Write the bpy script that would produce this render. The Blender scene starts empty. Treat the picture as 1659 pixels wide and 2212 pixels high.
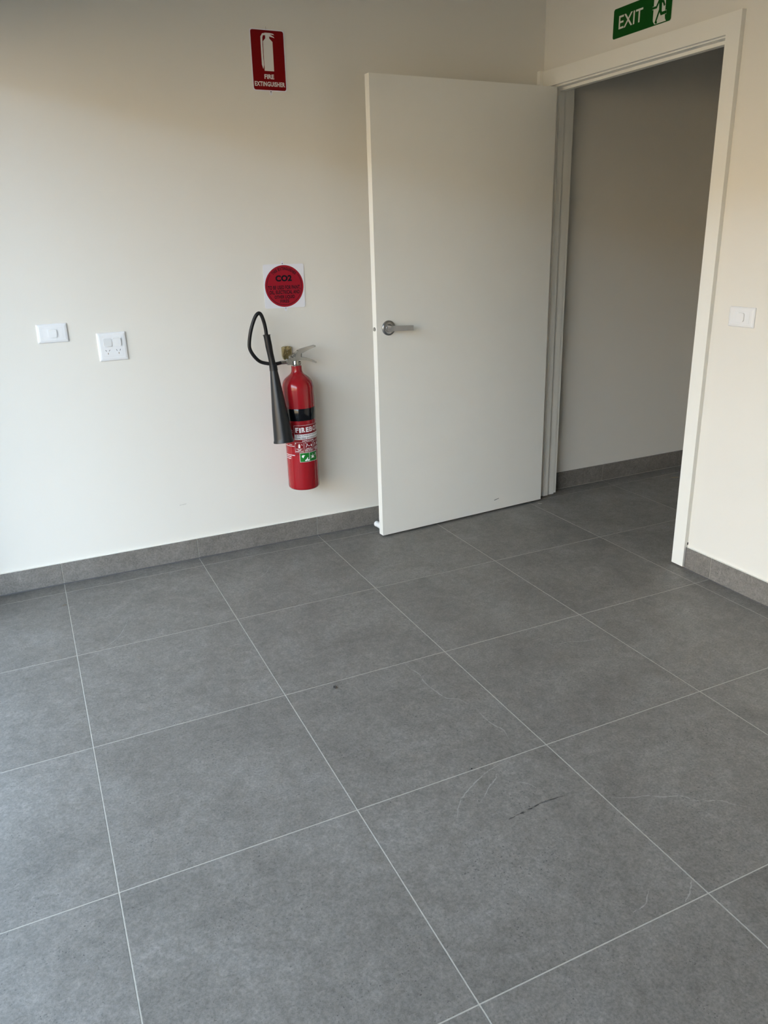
import bpy, bmesh, math, random
from mathutils import Vector, Matrix
random.seed(7)
sc = bpy.context.scene
COL = sc.collection

# ------------------------------------------------------------------ camera
W, H = 1659.0, 2212.0
F_PX = 1661.22
PP = (-10.73, -15.13)                       # principal point offset from the centre, px
YAW, PITCH, ROLL = 0.4219, -0.3365, -0.0327
CAM = Vector((0.0063, -3.326, 1.4145))
cy, sy, cp, sp = math.cos(YAW), math.sin(YAW), math.cos(PITCH), math.sin(PITCH)
fwd = Vector((sy*cp, cy*cp, sp)); rt = Vector((cy, -sy, 0)); up = rt.cross(fwd)
cr, sr = math.cos(ROLL), math.sin(ROLL)
rt2 = cr*rt + sr*up; up2 = -sr*rt + cr*up
cd = bpy.data.cameras.new('camera'); cam = bpy.data.objects.new('camera', cd); COL.objects.link(cam)
cam.matrix_world = Matrix(((rt2.x, up2.x, -fwd.x, CAM.x), (rt2.y, up2.y, -fwd.y, CAM.y),
                           (rt2.z, up2.z, -fwd.z, CAM.z), (0, 0, 0, 1)))
cd.sensor_fit = 'HORIZONTAL'; cd.sensor_width = 36.0; cd.lens = 36.0*F_PX/W
cd.shift_x = -PP[0]/W; cd.shift_y = PP[1]/W
cd.clip_start = 0.02; cd.clip_end = 200
sc.camera = cam

# ------------------------------------------------------------------ light
SKY_STRENGTH = 30.0
world = bpy.data.worlds.new('sky'); sc.world = world; world.use_nodes = True
nt = world.node_tree; nt.nodes.clear()
wo = nt.nodes.new('ShaderNodeOutputWorld'); bg = nt.nodes.new('ShaderNodeBackground')
tc = nt.nodes.new('ShaderNodeTexCoord'); sx = nt.nodes.new('ShaderNodeSeparateXYZ')
rp = nt.nodes.new('ShaderNodeValToRGB')
nt.links.new(tc.outputs['Generated'], sx.inputs[0]); nt.links.new(sx.outputs['Z'], rp.inputs[0])
# clear sky: pale and bright towards the horizon, deeper and darker blue overhead
el = rp.color_ramp.elements
el[0].position = 0.0; el[0].color = (0.66, 0.82, 0.98, 1)
el[1].position = 1.0; el[1].color = (0.105, 0.14, 0.195, 1)
for p_, c_ in ((0.22, (0.585, 0.75, 0.91, 1)), (0.42, (0.405, 0.52, 0.64, 1)), (0.70, (0.205, 0.27, 0.345, 1))):
    e_ = el.new(p_); e_.color = c_
nt.links.new(rp.outputs[0], bg.inputs[0]); bg.inputs[1].default_value = SKY_STRENGTH
nt.links.new(bg.outputs[0], wo.inputs[0])

sun = bpy.data.lights.new('sun', 'SUN'); sun.energy = 66.0; sun.angle = math.radians(0.6); sun.color = (1.0, 0.80, 0.52)
so = bpy.data.objects.new('sun', sun); COL.objects.link(so)
so.rotation_euler = Vector((-0.75, -0.25, -0.85)).to_track_quat('-Z', 'Y').to_euler()   # over the roof, away from the room

sc.view_settings.view_transform = 'Standard'; sc.view_settings.look = 'None'
sc.view_settings.exposure = -0.90; sc.view_settings.gamma = 1.0
sc.view_settings.use_curve_mapping = False
sc.cycles.max_bounces = 10; sc.cycles.diffuse_bounces = 7
sc.cycles.sample_clamp_indirect = 6.0

# room dimensions (metres)
XL, XR, XH0, XH1 = -0.42, 2.4855, 2.6005, 4.3      # left wall, right wall, hall side of right wall, far hall wall
YB, YF, ZC = 0.107, -5.6, 2.72                    # back wall, wall behind the viewer, ceiling
OP_Y0, OP_Y1, OP_Z = -0.06, -3.5, 2.16            # opening in the left wall

portal = bpy.data.lights.new('window_portal', 'AREA'); portal.shape = 'RECTANGLE'
portal.size = OP_Y0-OP_Y1; portal.size_y = OP_Z; portal.energy = 1.0
po = bpy.data.objects.new('window_portal', portal); COL.objects.link(po)
po.location = (XL-0.22, (OP_Y0+OP_Y1)/2, OP_Z/2)
po.rotation_euler = Vector((1, 0, 0)).to_track_quat('-Z', 'Z').to_euler()
portal.cycles.is_portal = True

# ------------------------------------------------------------------ materials
def mat(name, col, rough=0.5, metal=0.0, bump=0.0, bscale=300.0, var=0.0, vscale=6.0, coat=0.0, spec=0.5):
    m = bpy.data.materials.new(name); m.use_nodes = True; n = m.node_tree.nodes; L = m.node_tree.links
    b = n['Principled BSDF']
    b.inputs['Roughness'].default_value = rough; b.inputs['Metallic'].default_value = metal
    b.inputs['Specular IOR Level'].default_value = spec
    if coat: b.inputs['Coat Weight'].default_value = coat; b.inputs['Coat Roughness'].default_value = 0.08
    g = n.new('ShaderNodeNewGeometry')
    nz = n.new('ShaderNodeTexNoise'); nz.inputs['Scale'].default_value = vscale; nz.inputs['Detail'].default_value = 4
    L.new(g.outputs['Position'], nz.inputs['Vector'])
    r = n.new('ShaderNodeValToRGB')
    v = max(var, 0.004)
    r.color_ramp.elements[0].position = 0.3; r.color_ramp.elements[1].position = 0.7
    r.color_ramp.elements[0].color = tuple(c*(1-v) for c in col)+(1,)
    r.color_ramp.elements[1].color = tuple(min(1, c*(1+v)) for c in col)+(1,)
    L.new(nz.outputs['Fac'], r.inputs[0]); L.new(r.outputs[0], b.inputs['Base Color'])
    if bump:
        nb = n.new('ShaderNodeTexNoise'); nb.inputs['Scale'].default_value = bscale; nb.inputs['Detail'].default_value = 3
        L.new(g.outputs['Position'], nb.inputs['Vector'])
        bp = n.new('ShaderNodeBump'); bp.inputs['Strength'].default_value = bump; bp.inputs['Distance'].default_value = 0.001
        L.new(nb.outputs['Fac'], bp.inputs['Height']); L.new(bp.outputs[0], b.inputs['Normal'])
    return m

def tile_mat(name, base=0.163):
    m = bpy.data.materials.new(name); m.use_nodes = True; N = m.node_tree.nodes; L = m.node_tree.links
    b = N['Principled BSDF']
    g = N.new('ShaderNodeNewGeometry'); oi = N.new('ShaderNodeObjectInfo')
    mu = N.new('ShaderNodeVectorMath'); mu.operation = 'SCALE'; mu.inputs[0].default_value = (37.0, 61.0, 23.0)
    L.new(oi.outputs['Random'], mu.inputs['Scale'])
    ad = N.new('ShaderNodeVectorMath'); ad.operation = 'ADD'
    L.new(g.outputs['Position'], ad.inputs[0]); L.new(mu.outputs[0], ad.inputs[1])
    P = ad.outputs[0]
    def noise(s, d=6.0, ro=0.6, dist=0.0):
        z = N.new('ShaderNodeTexNoise'); z.inputs['Scale'].default_value = s; z.inputs['Detail'].default_value = d
        z.inputs['Roughness'].default_value = ro; z.inputs['Distortion'].default_value = dist
        L.new(P, z.inputs['Vector']); return z.outputs['Fac']
    def ramp(f, *st):
        r = N.new('ShaderNodeValToRGB'); e = r.color_ramp.elements
        e[0].position, e[0].color = st[0][0], st[0][1]; e[1].position, e[1].color = st[-1][0], st[-1][1]
        for s in st[1:-1]:
            k = e.new(s[0]); k.color = s[1]
        L.new(f, r.inputs[0]); return r.outputs[0]
    def gr(v, t=(1, 1, 1)): return (v*t[0], v*t[1], v*t[2], 1)
    def mix(mode, a, bb, f):
        x = N.new('ShaderNodeMix'); x.data_type = 'RGBA'; x.blend_type = mode
        if isinstance(f, float): x.inputs[0].default_value = f
        else: L.new(f, x.inputs[0])
        L.new(a, x.inputs[6])
        if hasattr(bb, 'is_linked'): L.new(bb, x.inputs[7])
        else: x.inputs[7].default_value = bb
        return x.outputs[2]
    cloud = ramp(noise(4.2, 9, 0.70, 0.5), (0.30, gr(base*0.78, (1.04, 1, 0.93))), (0.5, gr(base, (1.04, 1, 0.935))), (0.72, gr(base*1.22, (1.025, 1.0, 0.96))))
    mid = ramp(noise(34, 8, 0.80, 0.5), (0.34, gr(0.80)), (0.5, gr(0.99)), (0.66, gr(1.19)))
    c = mix('MULTIPLY', cloud, mid, 1.0)
    grain = ramp(noise(150, 4, 0.75), (0.38, gr(0.76)), (0.62, gr(1.24)))
    c = mix('MULTIPLY', c, grain, 0.75)
    gate = ramp(noise(9, 4, 0.6), (0.46, gr(0)), (0.62, gr(1)))
    pits = ramp(noise(190, 2, 0.5), (0.30, gr(1)), (0.36, gr(0)))
    pf = mix('MULTIPLY', pits, gate, 0.6)
    c = mix('MIX', c, gr(base*0.40), pf)
    fl = ramp(noise(170, 3, 0.6), (0.735, gr(0)), (0.79, gr(1)))
    c = mix('MIX', c, gr(base*2.0), mix('MULTIPLY', fl, gr(0.8), 1.0))
    L.new(c, b.inputs['Base Color'])
    rr = N.new('ShaderNodeMapRange'); rr.inputs['To Min'].default_value = 0.42; rr.inputs['To Max'].default_value = 0.62
    L.new(noise(14, 5), rr.inputs['Value']); L.new(rr.outputs[0], b.inputs['Roughness'])
    b.inputs['Specular IOR Level'].default_value = 0.45
    bp = N.new('ShaderNodeBump'); bp.inputs['Strength'].default_value = 0.25; bp.inputs['Distance'].default_value = 0.0012
    L.new(noise(160, 5, 0.65), bp.inputs['Height']); L.new(bp.outputs[0], b.inputs['Normal'])
    return m

def vein_mat(name, col, amount=0.6, lo=0.12, hi=0.48):
    m = bpy.data.materials.new(name); m.use_nodes = True; N = m.node_tree.nodes; L = m.node_tree.links
    b = N['Principled BSDF']; b.inputs['Base Color'].default_value = col+(1,); b.inputs['Roughness'].default_value = 0.5
    g = N.new('ShaderNodeNewGeometry'); z = N.new('ShaderNodeTexNoise'); z.inputs['Scale'].default_value = 55; z.inputs['Detail'].default_value = 5
    L.new(g.outputs['Position'], z.inputs['Vector'])
    r = N.new('ShaderNodeValToRGB'); r.color_ramp.elements[0].position = lo; r.color_ramp.elements[1].position = hi
    r.color_ramp.elements[1].color = (amount, amount, amount, 1)
    L.new(z.outputs['Fac'], r.inputs[0]); L.new(r.outputs[0], b.inputs['Alpha'])
    return m

M = dict(
    wall=mat('wall_paint', (0.75, 0.735, 0.69), 0.55, bump=0.12, bscale=420, var=0.006, vscale=2.5, spec=0.3),
    ceil=mat('ceiling_paint', (0.62, 0.60, 0.56), 0.8, var=0.005),
    trim=mat('trim_gloss_paint', (0.85, 0.84, 0.79), 0.35, bump=0.04, bscale=120, var=0.006, spec=0.4),
    door=mat('door_paint', (0.86, 0.85, 0.80), 0.40, bump=0.06, bscale=260, var=0.008, spec=0.4),
    tile=tile_mat('grey_stone_porcelain'),
    grout=mat('light_grey_grout', (0.40, 0.385, 0.35), 0.85, bump=0.3, bscale=500, var=0.10, vscale=40),
    sealant=mat('dark_grey_sealant', (0.09, 0.09, 0.10), 0.5, var=0.1, vscale=20),
    vein=vein_mat('pale_vein', (0.40, 0.395, 0.375), 0.72),
    darkvein=vein_mat('dark_vein', (0.05, 0.05, 0.052), 0.85, 0.36, 0.66),
    white=mat('white_plastic', (0.84, 0.85, 0.87), 0.22, var=0.004, spec=0.5),
    white2=mat('white_rocker_plastic', (0.86, 0.87, 0.885), 0.18, var=0.004, spec=0.5),
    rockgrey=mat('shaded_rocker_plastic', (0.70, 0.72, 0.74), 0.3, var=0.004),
    slot=mat('socket_slot_dark', (0.03, 0.03, 0.035), 0.6, var=0.05),
    copper=mat('socket_earth_contact', (0.30, 0.24, 0.17), 0.45, 0.6, var=0.05),
    signwhite=mat('sign_white_plastic', (0.80, 0.81, 0.88), 0.35, var=0.006),
    pictwhite=mat('sign_print_white', (0.72, 0.71, 0.70), 0.45, var=0.006),
    signred=mat('sign_red_print', (0.17, 0.001, 0.003), 0.5, var=0.02, spec=0.12),
    discred=mat('disc_red_print', (0.27, 0.006, 0.018), 0.5, var=0.02, spec=0.2),
    black=mat('black_print', (0.004, 0.005, 0.010), 0.5, var=0.05, spec=0.15),
    green=mat('sign_green_print', (0.002, 0.062, 0.005), 0.5, var=0.02, spec=0.12),
    pale=mat('exit_print_pale', (0.62, 0.64, 0.58), 0.45, var=0.01),
    red=mat('extinguisher_red_enamel', (0.28, 0.008, 0.014), 0.18, var=0.01, coat=0.25, spec=0.35),
    band=mat('black_band_gloss', (0.003, 0.0035, 0.006), 0.16, var=0.02, coat=0.2, spec=0.3),
    rubber=mat('black_rubber', (0.006, 0.0065, 0.008), 0.42, spec=0.28, bump=0.05, bscale=200, var=0.08),
    horn=mat('black_horn_plastic', (0.007, 0.009, 0.012), 0.36, spec=0.40, var=0.06),
    steel=mat('satin_steel', (0.42, 0.42, 0.41), 0.24, 1.0, bump=0.05, bscale=400, var=0.06, vscale=30),
    nickel=mat('bright_nickel', (0.66, 0.63, 0.58), 0.18, 1.0, var=0.04),
    chrome=mat('satin_chrome', (0.31, 0.32, 0.335), 0.34, 1.0, bump=0.04, bscale=500, var=0.05, vscale=25),
    zinc=mat('yellow_zinc', (0.44, 0.37, 0.20), 0.26, 1.0, var=0.30, vscale=60),
    lblwhite=mat('label_white_print', (0.92, 0.91, 0.94), 0.4, var=0.01),
    lblred=mat('label_red_print', (0.20, 0.003, 0.008), 0.3, var=0.02, spec=0.3),
    lblgreen=mat('label_green_print', (0.006, 0.16, 0.02), 0.35, var=0.02, spec=0.3),
    lbltext=mat('label_dark_print', (0.04, 0.015, 0.035), 0.5, var=0.02),
    alu=mat('window_frame_dark', (0.05, 0.05, 0.055), 0.4, 0.3, var=0.05),
    paving=mat('outdoor_paving', (0.06, 0.057, 0.05), 0.8, var=0.1, vscale=3),
    bounce_wall=mat('outdoor_sand_render', (0.62, 0.50, 0.35), 0.8, var=0.05, vscale=2),
    debris=mat('black_crumb', (0.008, 0.008, 0.009), 0.6, var=0.3, vscale=300),
    flake=mat('pale_paint_flake', (0.45, 0.44, 0.42), 0.6, var=0.05),
    straw=mat('dry_straw', (0.30, 0.25, 0.12), 0.7, var=0.2, vscale=200),
    thread=mat('grey_brown_thread', (0.16, 0.13, 0.10), 0.8, var=0.2, vscale=200),
    screw=mat('dark_screw_head', (0.02, 0.02, 0.02), 0.4, 0.5, var=0.05),
    smudge=vein_mat('grey_scuff', (0.36, 0.36, 0.35), 0.5),
)

# ------------------------------------------------------------------ helpers
def obj(name, bm, m, parent=None, smooth=False, bevel=0.0, segs=2):
    if bevel:
        bmesh.ops.bevel(bm, geom=[e for e in bm.edges if e.calc_face_angle(0) > 0.6] , offset=bevel, segments=segs, affect='EDGES', profile=0.6)
    bmesh.ops.recalc_face_normals(bm, faces=bm.faces)
    me = bpy.data.meshes.new(name); bm.to_mesh(me); bm.free()
    me.materials.append(m)
    if smooth:
        me.polygons.foreach_set('use_smooth', [True]*len(me.polygons))
        try: me.set_sharp_from_angle(angle=math.radians(38))
        except Exception: pass
    o = bpy.data.objects.new(name, me); COL.objects.link(o)
    if parent: o.parent = parent
    return o

def raw(name, verts, faces, m, parent=None):
    bm = bmesh.new(); vs = [bm.verts.new(v) for v in verts]
    for f in faces: bm.faces.new([vs[i] for i in f])
    return obj(name, bm, m, parent)

def empty(name, loc=(0, 0, 0), rot=(0, 0, 0), parent=None):
    o = bpy.data.objects.new(name, None); COL.objects.link(o); o.location = loc; o.rotation_euler = rot
    o.empty_display_size = 0.05
    if parent: o.parent = parent
    return o

def tag(o, label=None, cat=None, group=None, kind=None):
    if label: o['label'] = label
    if cat: o['category'] = cat
    if group: o['group'] = group
    if kind: o['kind'] = kind
    return o

def box(bm, x0, x1, y0, y1, z0, z1):
    vs = [bm.verts.new((x, y, z)) for x in (x0, x1) for y in (y0, y1) for z in (z0, z1)]
    for f in ((0, 1, 3, 2), (4, 6, 7, 5), (0, 4, 5, 1), (2, 3, 7, 6), (0, 2, 6, 4), (1, 5, 7, 3)):
        bm.faces.new([vs[i] for i in f])
    return bm

def boxes(*bs):
    bm = bmesh.new()
    for b in bs: box(bm, *b)
    return bm

def lathe(profile, seg=48, bm=None):
    """revolve (r, z) profile about Z"""
    bm = bm or bmesh.new(); rings = []
    for r, z in profile:
        if r < 1e-6: rings.append([bm.verts.new((0, 0, z))])
        else: rings.append([bm.verts.new((r*math.cos(2*math.pi*i/seg), r*math.sin(2*math.pi*i/seg), z)) for i in range(seg)])
    for a, b in zip(rings, rings[1:]):
        for i in range(seg):
            j = (i+1) % seg
            if len(a) == 1 and len(b) == 1: continue
            if len(a) == 1: bm.faces.new((a[0], b[i], b[j]))
            elif len(b) == 1: bm.faces.new((a[i], a[j], b[0]))
            else: bm.faces.new((a[i], a[j], b[j], b[i]))
    return bm

def tube(pts, radii, seg=20, bm=None, closed=True, squash=None):
    bm = bm or bmesh.new(); pts = [Vector(p) for p in pts]; rings = []
    if not hasattr(radii, '__len__'): radii = [radii]*len(pts)
    prev = None
    for i, p in enumerate(pts):
        t = (pts[min(i+1, len(pts)-1)]-pts[max(i-1, 0)]).normalized()
        if prev is None:
            a = Vector((0, 1, 0)) if abs(t.y) < 0.9 else Vector((1, 0, 0))
            n = (a - t*a.dot(t)).normalized()
        else: n = (prev - t*prev.dot(t)).normalized()
        prev = n; b = t.cross(n)
        s = squash if squash else 1.0
        rings.append([bm.verts.new(p + radii[i]*(math.cos(2*math.pi*k/seg)*n*s + math.sin(2*math.pi*k/seg)*b)) for k in range(seg)])
    for a, b in zip(rings, rings[1:]):
        for k in range(seg):
            j = (k+1) % seg; bm.faces.new((a[k], a[j], b[j], b[k]))
    if closed:
        bm.faces.new(rings[0][::-1]); bm.faces.new(rings[-1])
    return bm

def spline(pts, n=8):
    """Catmull-Rom through pts"""
    P = [Vector(p) for p in pts]; P = [2*P[0]-P[1]] + P + [2*P[-1]-P[-2]]; out = []
    for i in range(1, len(P)-2):
        for k in range(n):
            t = k/n; a, b, c, d = P[i-1:i+3]
            out.append(0.5*((2*b)+(c-a)*t+(2*a-5*b+4*c-d)*t*t+(3*b-a-3*c+d)*t**3))
    out.append(P[-2]); return out

def prism(poly, d0, d1, put, bm=None):
    """polygon (u, v) extruded between depths d0, d1; put(u, v, d) -> xyz"""
    bm = bm or bmesh.new()
    a = [bm.verts.new(put(u, v, d0)) for u, v in poly]; b = [bm.verts.new(put(u, v, d1)) for u, v in poly]
    bm.faces.new(a[::-1]); bm.faces.new(b); n = len(poly)
    for i in range(n):
        j = (i+1) % n; bm.faces.new((a[i], a[j], b[j], b[i]))
    return bm

def rrect(u0, u1, v0, v1, r, n=6):
    out = []
    for cx, cy_, a0 in ((u1-r, v1-r, 0), (u0+r, v1-r, 90), (u0+r, v0+r, 180), (u1-r, v0+r, 270)):
        for k in range(n+1):
            a = math.radians(a0+90*k/n); out.append((cx+r*math.cos(a), cy_+r*math.sin(a)))
    return out

def stroke(pts, w):
    """flat thick polyline (mitred) as one polygon"""
    P = [Vector(p) for p in pts]; Lf, Rt = [], []
    for i, p in enumerate(P):
        d1 = (P[i]-P[i-1]).normalized() if i else (P[1]-P[0]).normalized()
        d2 = (P[i+1]-P[i]).normalized() if i < len(P)-1 else d1
        t = (d1+d2).normalized(); n = Vector((-t.y, t.x)); k = 1/max(0.5, n.dot(Vector((-d1.y, d1.x))))
        Lf.append(tuple(p+n*w/2*k)); Rt.append(tuple(p-n*w/2*k))
    return Lf+Rt[::-1]

def text_tris(body, bold=0.0, spacing=1.0):
    cu = bpy.data.curves.new('t', 'FONT'); cu.body = body; cu.size = 1.0; cu.offset = bold; cu.resolution_u = 4
    cu.space_character = spacing; cu.align_x = 'LEFT'
    o = bpy.data.objects.new('t', cu); COL.objects.link(o)
    dg = bpy.context.evaluated_depsgraph_get(); me = bpy.data.meshes.new_from_object(o.evaluated_get(dg))
    vs = [(v.co.x, v.co.y) for v in me.vertices]; fs = [tuple(p.vertices) for p in me.polygons]
    bpy.data.objects.remove(o); bpy.data.curves.remove(cu); bpy.data.meshes.remove(me)
    return vs, fs

def add_text(bm, body, u0, u1, v0, v1, put, d, bold=0.0, spacing=1.0, shear=0.0):
    vs, fs = text_tris(body, bold, spacing)
    xs = [v[0] for v in vs]; ys = [v[1] for v in vs]
    x0, x1, y0, y1 = min(xs), max(xs), min(ys), max(ys)
    V = []
    for x, y in vs:
        u = u0+(x-x0)/(x1-x0)*(u1-u0); v = v0+(y-y0)/(y1-y0)*(v1-v0)+shear*((x-x0)/(x1-x0)-0.5)
        V.append(bm.verts.new(put(u, v, d)))
    for f in fs:
        try: bm.faces.new([V[i] for i in f])
        except ValueError: pass
    return bm

def flat(name, bm, m, parent):
    me = bpy.data.meshes.new(name); bm.to_mesh(me); bm.free(); me.materials.append(m)
    o = bpy.data.objects.new(name, me); COL.objects.link(o); o.parent = parent; return o

# ------------------------------------------------------------------ room shell
def struct(name, bm, m, **k):
    o = obj(name, bm, m, **k); o['kind'] = 'structure'; return o

struct('wall_back', boxes((XL-0.2, XH1+0.1, YB, YB+0.12, 0, ZC)), M['wall'])
struct('wall_front', boxes((XL-0.2, XH1+0.1, YF-0.12, YF, 0, ZC)), M['wall'])
# right wall with the doorway (rough opening lined by the jambs)
DY0, DY1, DZ = -1.013, 0.055, 2.069
struct('wall_right', boxes((XR, XH0, YF, DY0, 0, ZC), (XR, XH0, DY1, YB, 0, ZC), (XR, XH0, DY0, DY1, DZ, ZC)), M['wall'])
struct('wall_left', boxes((XL-0.2, XL, YF, OP_Y1, 0, ZC), (XL-0.2, XL, OP_Y0, YB, 0, ZC), (XL-0.2, XL, OP_Y1, OP_Y0, OP_Z, ZC)), M['wall'])
struct('wall_hall', boxes((XH1, XH1+0.1, YF, YB, 0, ZC)), M['wall'])
struct('ceiling', boxes((XL-0.65, XH1+0.1, YF-0.12, YB+0.12, ZC, ZC+0.15)), M['ceil'])
# outside the left opening
struct('added_eave', boxes((XL-1.25, XL-0.2, YF-0.12, YB+0.12, 2.38, 2.45)), M['ceil'])  # unseen eave, added to cut off the high sky
struct('ground', boxes((-40, 40, -40, 30, -0.25, -0.12)), M['paving'])
struct('unseen_bounce_wall', boxes((-12.4, -12.0, -40, 30, -0.12, 4.2)), M['bounce_wall'])  # unseen wall, added to hide the low sky and bounce warm light
# sliding window frame in the left opening
wf = struct('window_1', boxes((XL-0.14, XL-0.06, OP_Y1, OP_Y0, 0, 0.05), (XL-0.14, XL-0.06, OP_Y1, OP_Y0, OP_Z-0.05, OP_Z),
    (XL-0.14, XL-0.06, OP_Y0-0.05, OP_Y0, 0.05, OP_Z-0.05), (XL-0.14, XL-0.06, OP_Y1, OP_Y1+0.05, 0.05, OP_Z-0.05),
    (XL-0.13, XL-0.07, -1.81, -1.75, 0.05, OP_Z-0.05)), M['alu'])

# ------------------------------------------------------------------ floor of 600 mm tiles
T, J = 0.6, 0.0031
floor = struct('floor', boxes((XL-0.2, XH1+0.1, YF-0.12, YB+0.12, -0.12, -0.0005)), M['grout'])
def tile_mesh(w, d, t, ax='z', name='tile'):
    bm = bmesh.new()
    if ax == 'z': box(bm, 0, w, 0, d, -t, 0)
    elif ax == 'y': box(bm, 0, w, 0, t, 0, d)
    else: box(bm, 0, t, 0, w, 0, d)
    bmesh.ops.bevel(bm, geom=[e for e in bm.edges], offset=0.0004, segments=1, affect='EDGES')
    bmesh.ops.recalc_face_normals(bm, faces=bm.faces)
    me = bpy.data.meshes.new(name); bm.to_mesh(me); bm.free(); me.materials.append(M['tile']); return me
cache = {}
def put_tile(x, y, z, w, d, t, ax, parent):
    key = (round(w, 4), round(d, 4), t, ax)
    if key not in cache: cache[key] = tile_mesh(w, d, t, ax)
    o = bpy.data.objects.new('tile', cache[key]); COL.objects.link(o); o.parent = parent; o.location = (x, y, z); return o
tiles = {}
for i in range(-1, 8):
    for j in range(0, 11):
        x0, x1 = i*T+J/2, (i+1)*T-J/2
        y1 = -(j-1)*T-J/2; y0 = -j*T+J/2
        x0 = max(x0, XL-0.19); x1 = min(x1, XH1); y1 = min(y1, 0.098-0.0006); y0 = max(y0, YF)
        if x1-x0 < 0.02 or y1-y0 < 0.02: continue
        tiles[(i, j)] = put_tile(x0, y0, 0, x1-x0, y1-y0, 0.008, 'z', floor)

def vein(pts, w, m):
    P = spline([(x, y, 0) for x, y in pts], 6); n = len(P)
    cx = sum(p.x for p in P)/n; cyy = sum(p.y for p in P)/n
    par = tiles[(math.floor(cx/T), math.floor(-cyy/T)+1)]
    bm = bmesh.new(); A = []
    for i, p in enumerate(P):
        t = (P[min(i+1, n-1)]-P[max(i-1, 0)]).normalized(); nn = Vector((-t.y, t.x, 0))
        ww = w*(0.25+0.75*math.sin(math.pi*min(1, max(0, (i+0.5)/n))))*random.uniform(0.6, 1.3)/2
        q = p+nn*random.uniform(-1, 1)*0.0012
        A.append((bm.verts.new((q+nn*ww)[:2]+(0.00025,)), bm.verts.new((q-nn*ww)[:2]+(0.00025,))))
    for a, b in zip(A, A[1:]): bm.faces.new((a[0], a[1], b[1], b[0]))
    for v in bm.verts: v.co -= par.location
    for f in bm.faces:
        if f.normal.z < 0: f.normal_flip()
    return flat('vein', bm, m, par)
VE = [
 [(1.039,-1.203),(1.038,-1.246),(1.049,-1.287),(1.042,-1.352),(1.051,-1.422),(1.061,-1.459),(1.093,-1.484),(1.106,-1.522)],
 [(1.114,-1.552),(1.112,-1.605),(1.117,-1.652),(1.129,-1.686),(1.119,-1.73)],
 [(0.817,-1.942),(0.854,-1.895),(0.888,-1.871),(0.933,-1.847),(0.98,-1.826),(1.054,-1.808)],
 [(0.919,-1.91),(0.957,-1.878),(0.984,-1.863),(1.003,-1.843)],
 [(1.206,-2.052),(1.256,-2.081),(1.306,-2.097),(1.332,-2.116),(1.383,-2.138),(1.408,-2.171),(1.457,-2.195),(1.48,-2.222),(1.507,-2.251)],
 [(1.195,-2.355),(1.168,-2.378),(1.136,-2.395)],
 [(1.014,-2.365),(1.051,-2.361),(1.086,-2.336)],
 [(1.029,-1.898),(1.053,-1.913),(1.066,-1.943)],
 [(0.051,-0.594),(0.114,-0.57),(0.169,-0.499),(0.207,-0.399)],
 [(0.753,-0.277),(0.823,-0.231),(0.875,-0.155)],
 [(1.576,-1.345),(1.625,-1.348),(1.681,-1.37),(1.755,-1.383)]]
for k, v in enumerate(VE): vein(v, 0.0036 if k < 6 else 0.0028, M['vein'])
vein([(0.914,-2.01),(0.963,-2.003),(1.006,-1.999),(1.049,-1.994),(1.121,-1.999)], 0.006, M['darkvein'])

# ------------------------------------------------------------------ tiled skirtings
SK = 0.0985
def skirting(name, joints, y_or_x, axis):
    if axis == 'y':
        par = struct(name, boxes((joints[0], joints[-1], y_or_x+0.002, YB, 0.0, SK-0.0006)), M['grout'])
    else:
        par = struct(name, boxes((y_or_x+0.002, XR, joints[0], joints[-1], 0.0, SK-0.0006)), M['grout'])
    for a, b in zip(joints, joints[1:]):
        g0 = J/2 if a != joints[0] else 0; g1 = J/2 if b != joints[-1] else 0
        L_ = b-a-g0-g1
        if axis == 'y': put_tile(a+g0, y_or_x, 0.003, L_, SK-0.003, 0.0092, 'y', par)
        else: put_tile(y_or_x, a+g0, 0.003, L_, SK-0.003, 0.0088, 'x', par)
    return par
skirting('baseboard_back', [XL, 0.0, 0.6, 1.2, 1.8, 2.4, XR], 0.0975, 'y')
skirting('baseboard_hall', [XH0, 3.0, 3.6, 4.2, XH1], 0.0975, 'y')
skirting('baseboard_right', [YF, -5.4, -4.8, -4.2, -3.6, -3.0, -2.4, -1.8, -1.2, -1.0655], 2.4765, 'x')
# thin dark sealant line where skirting meets the floor, pale painted fillet on top of the right skirting
obj('sealant', boxes((XL, XR, 0.0955, 0.0985, 0, 0.0035)), M['sealant'], bpy.data.objects['baseboard_back'])
obj('sealant', boxes((2.4748, 2.478, YF, -1.0655, 0, 0.003), (2.4765, XR, -1.0655, -1.0625, 0.0, SK)), M['sealant'], bpy.data.objects['baseboard_right'])
obj('cap_bead', boxes((2.4768, XR, YF, -1.0655, SK-0.0006, SK+0.0008)), M['trim'], bpy.data.objects['baseboard_right'])
obj('cap_bead', boxes((XL, XR, 0.0978, YB, SK-0.0006, SK+0.0006)), M['trim'], bpy.data.objects['baseboard_back'])

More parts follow.
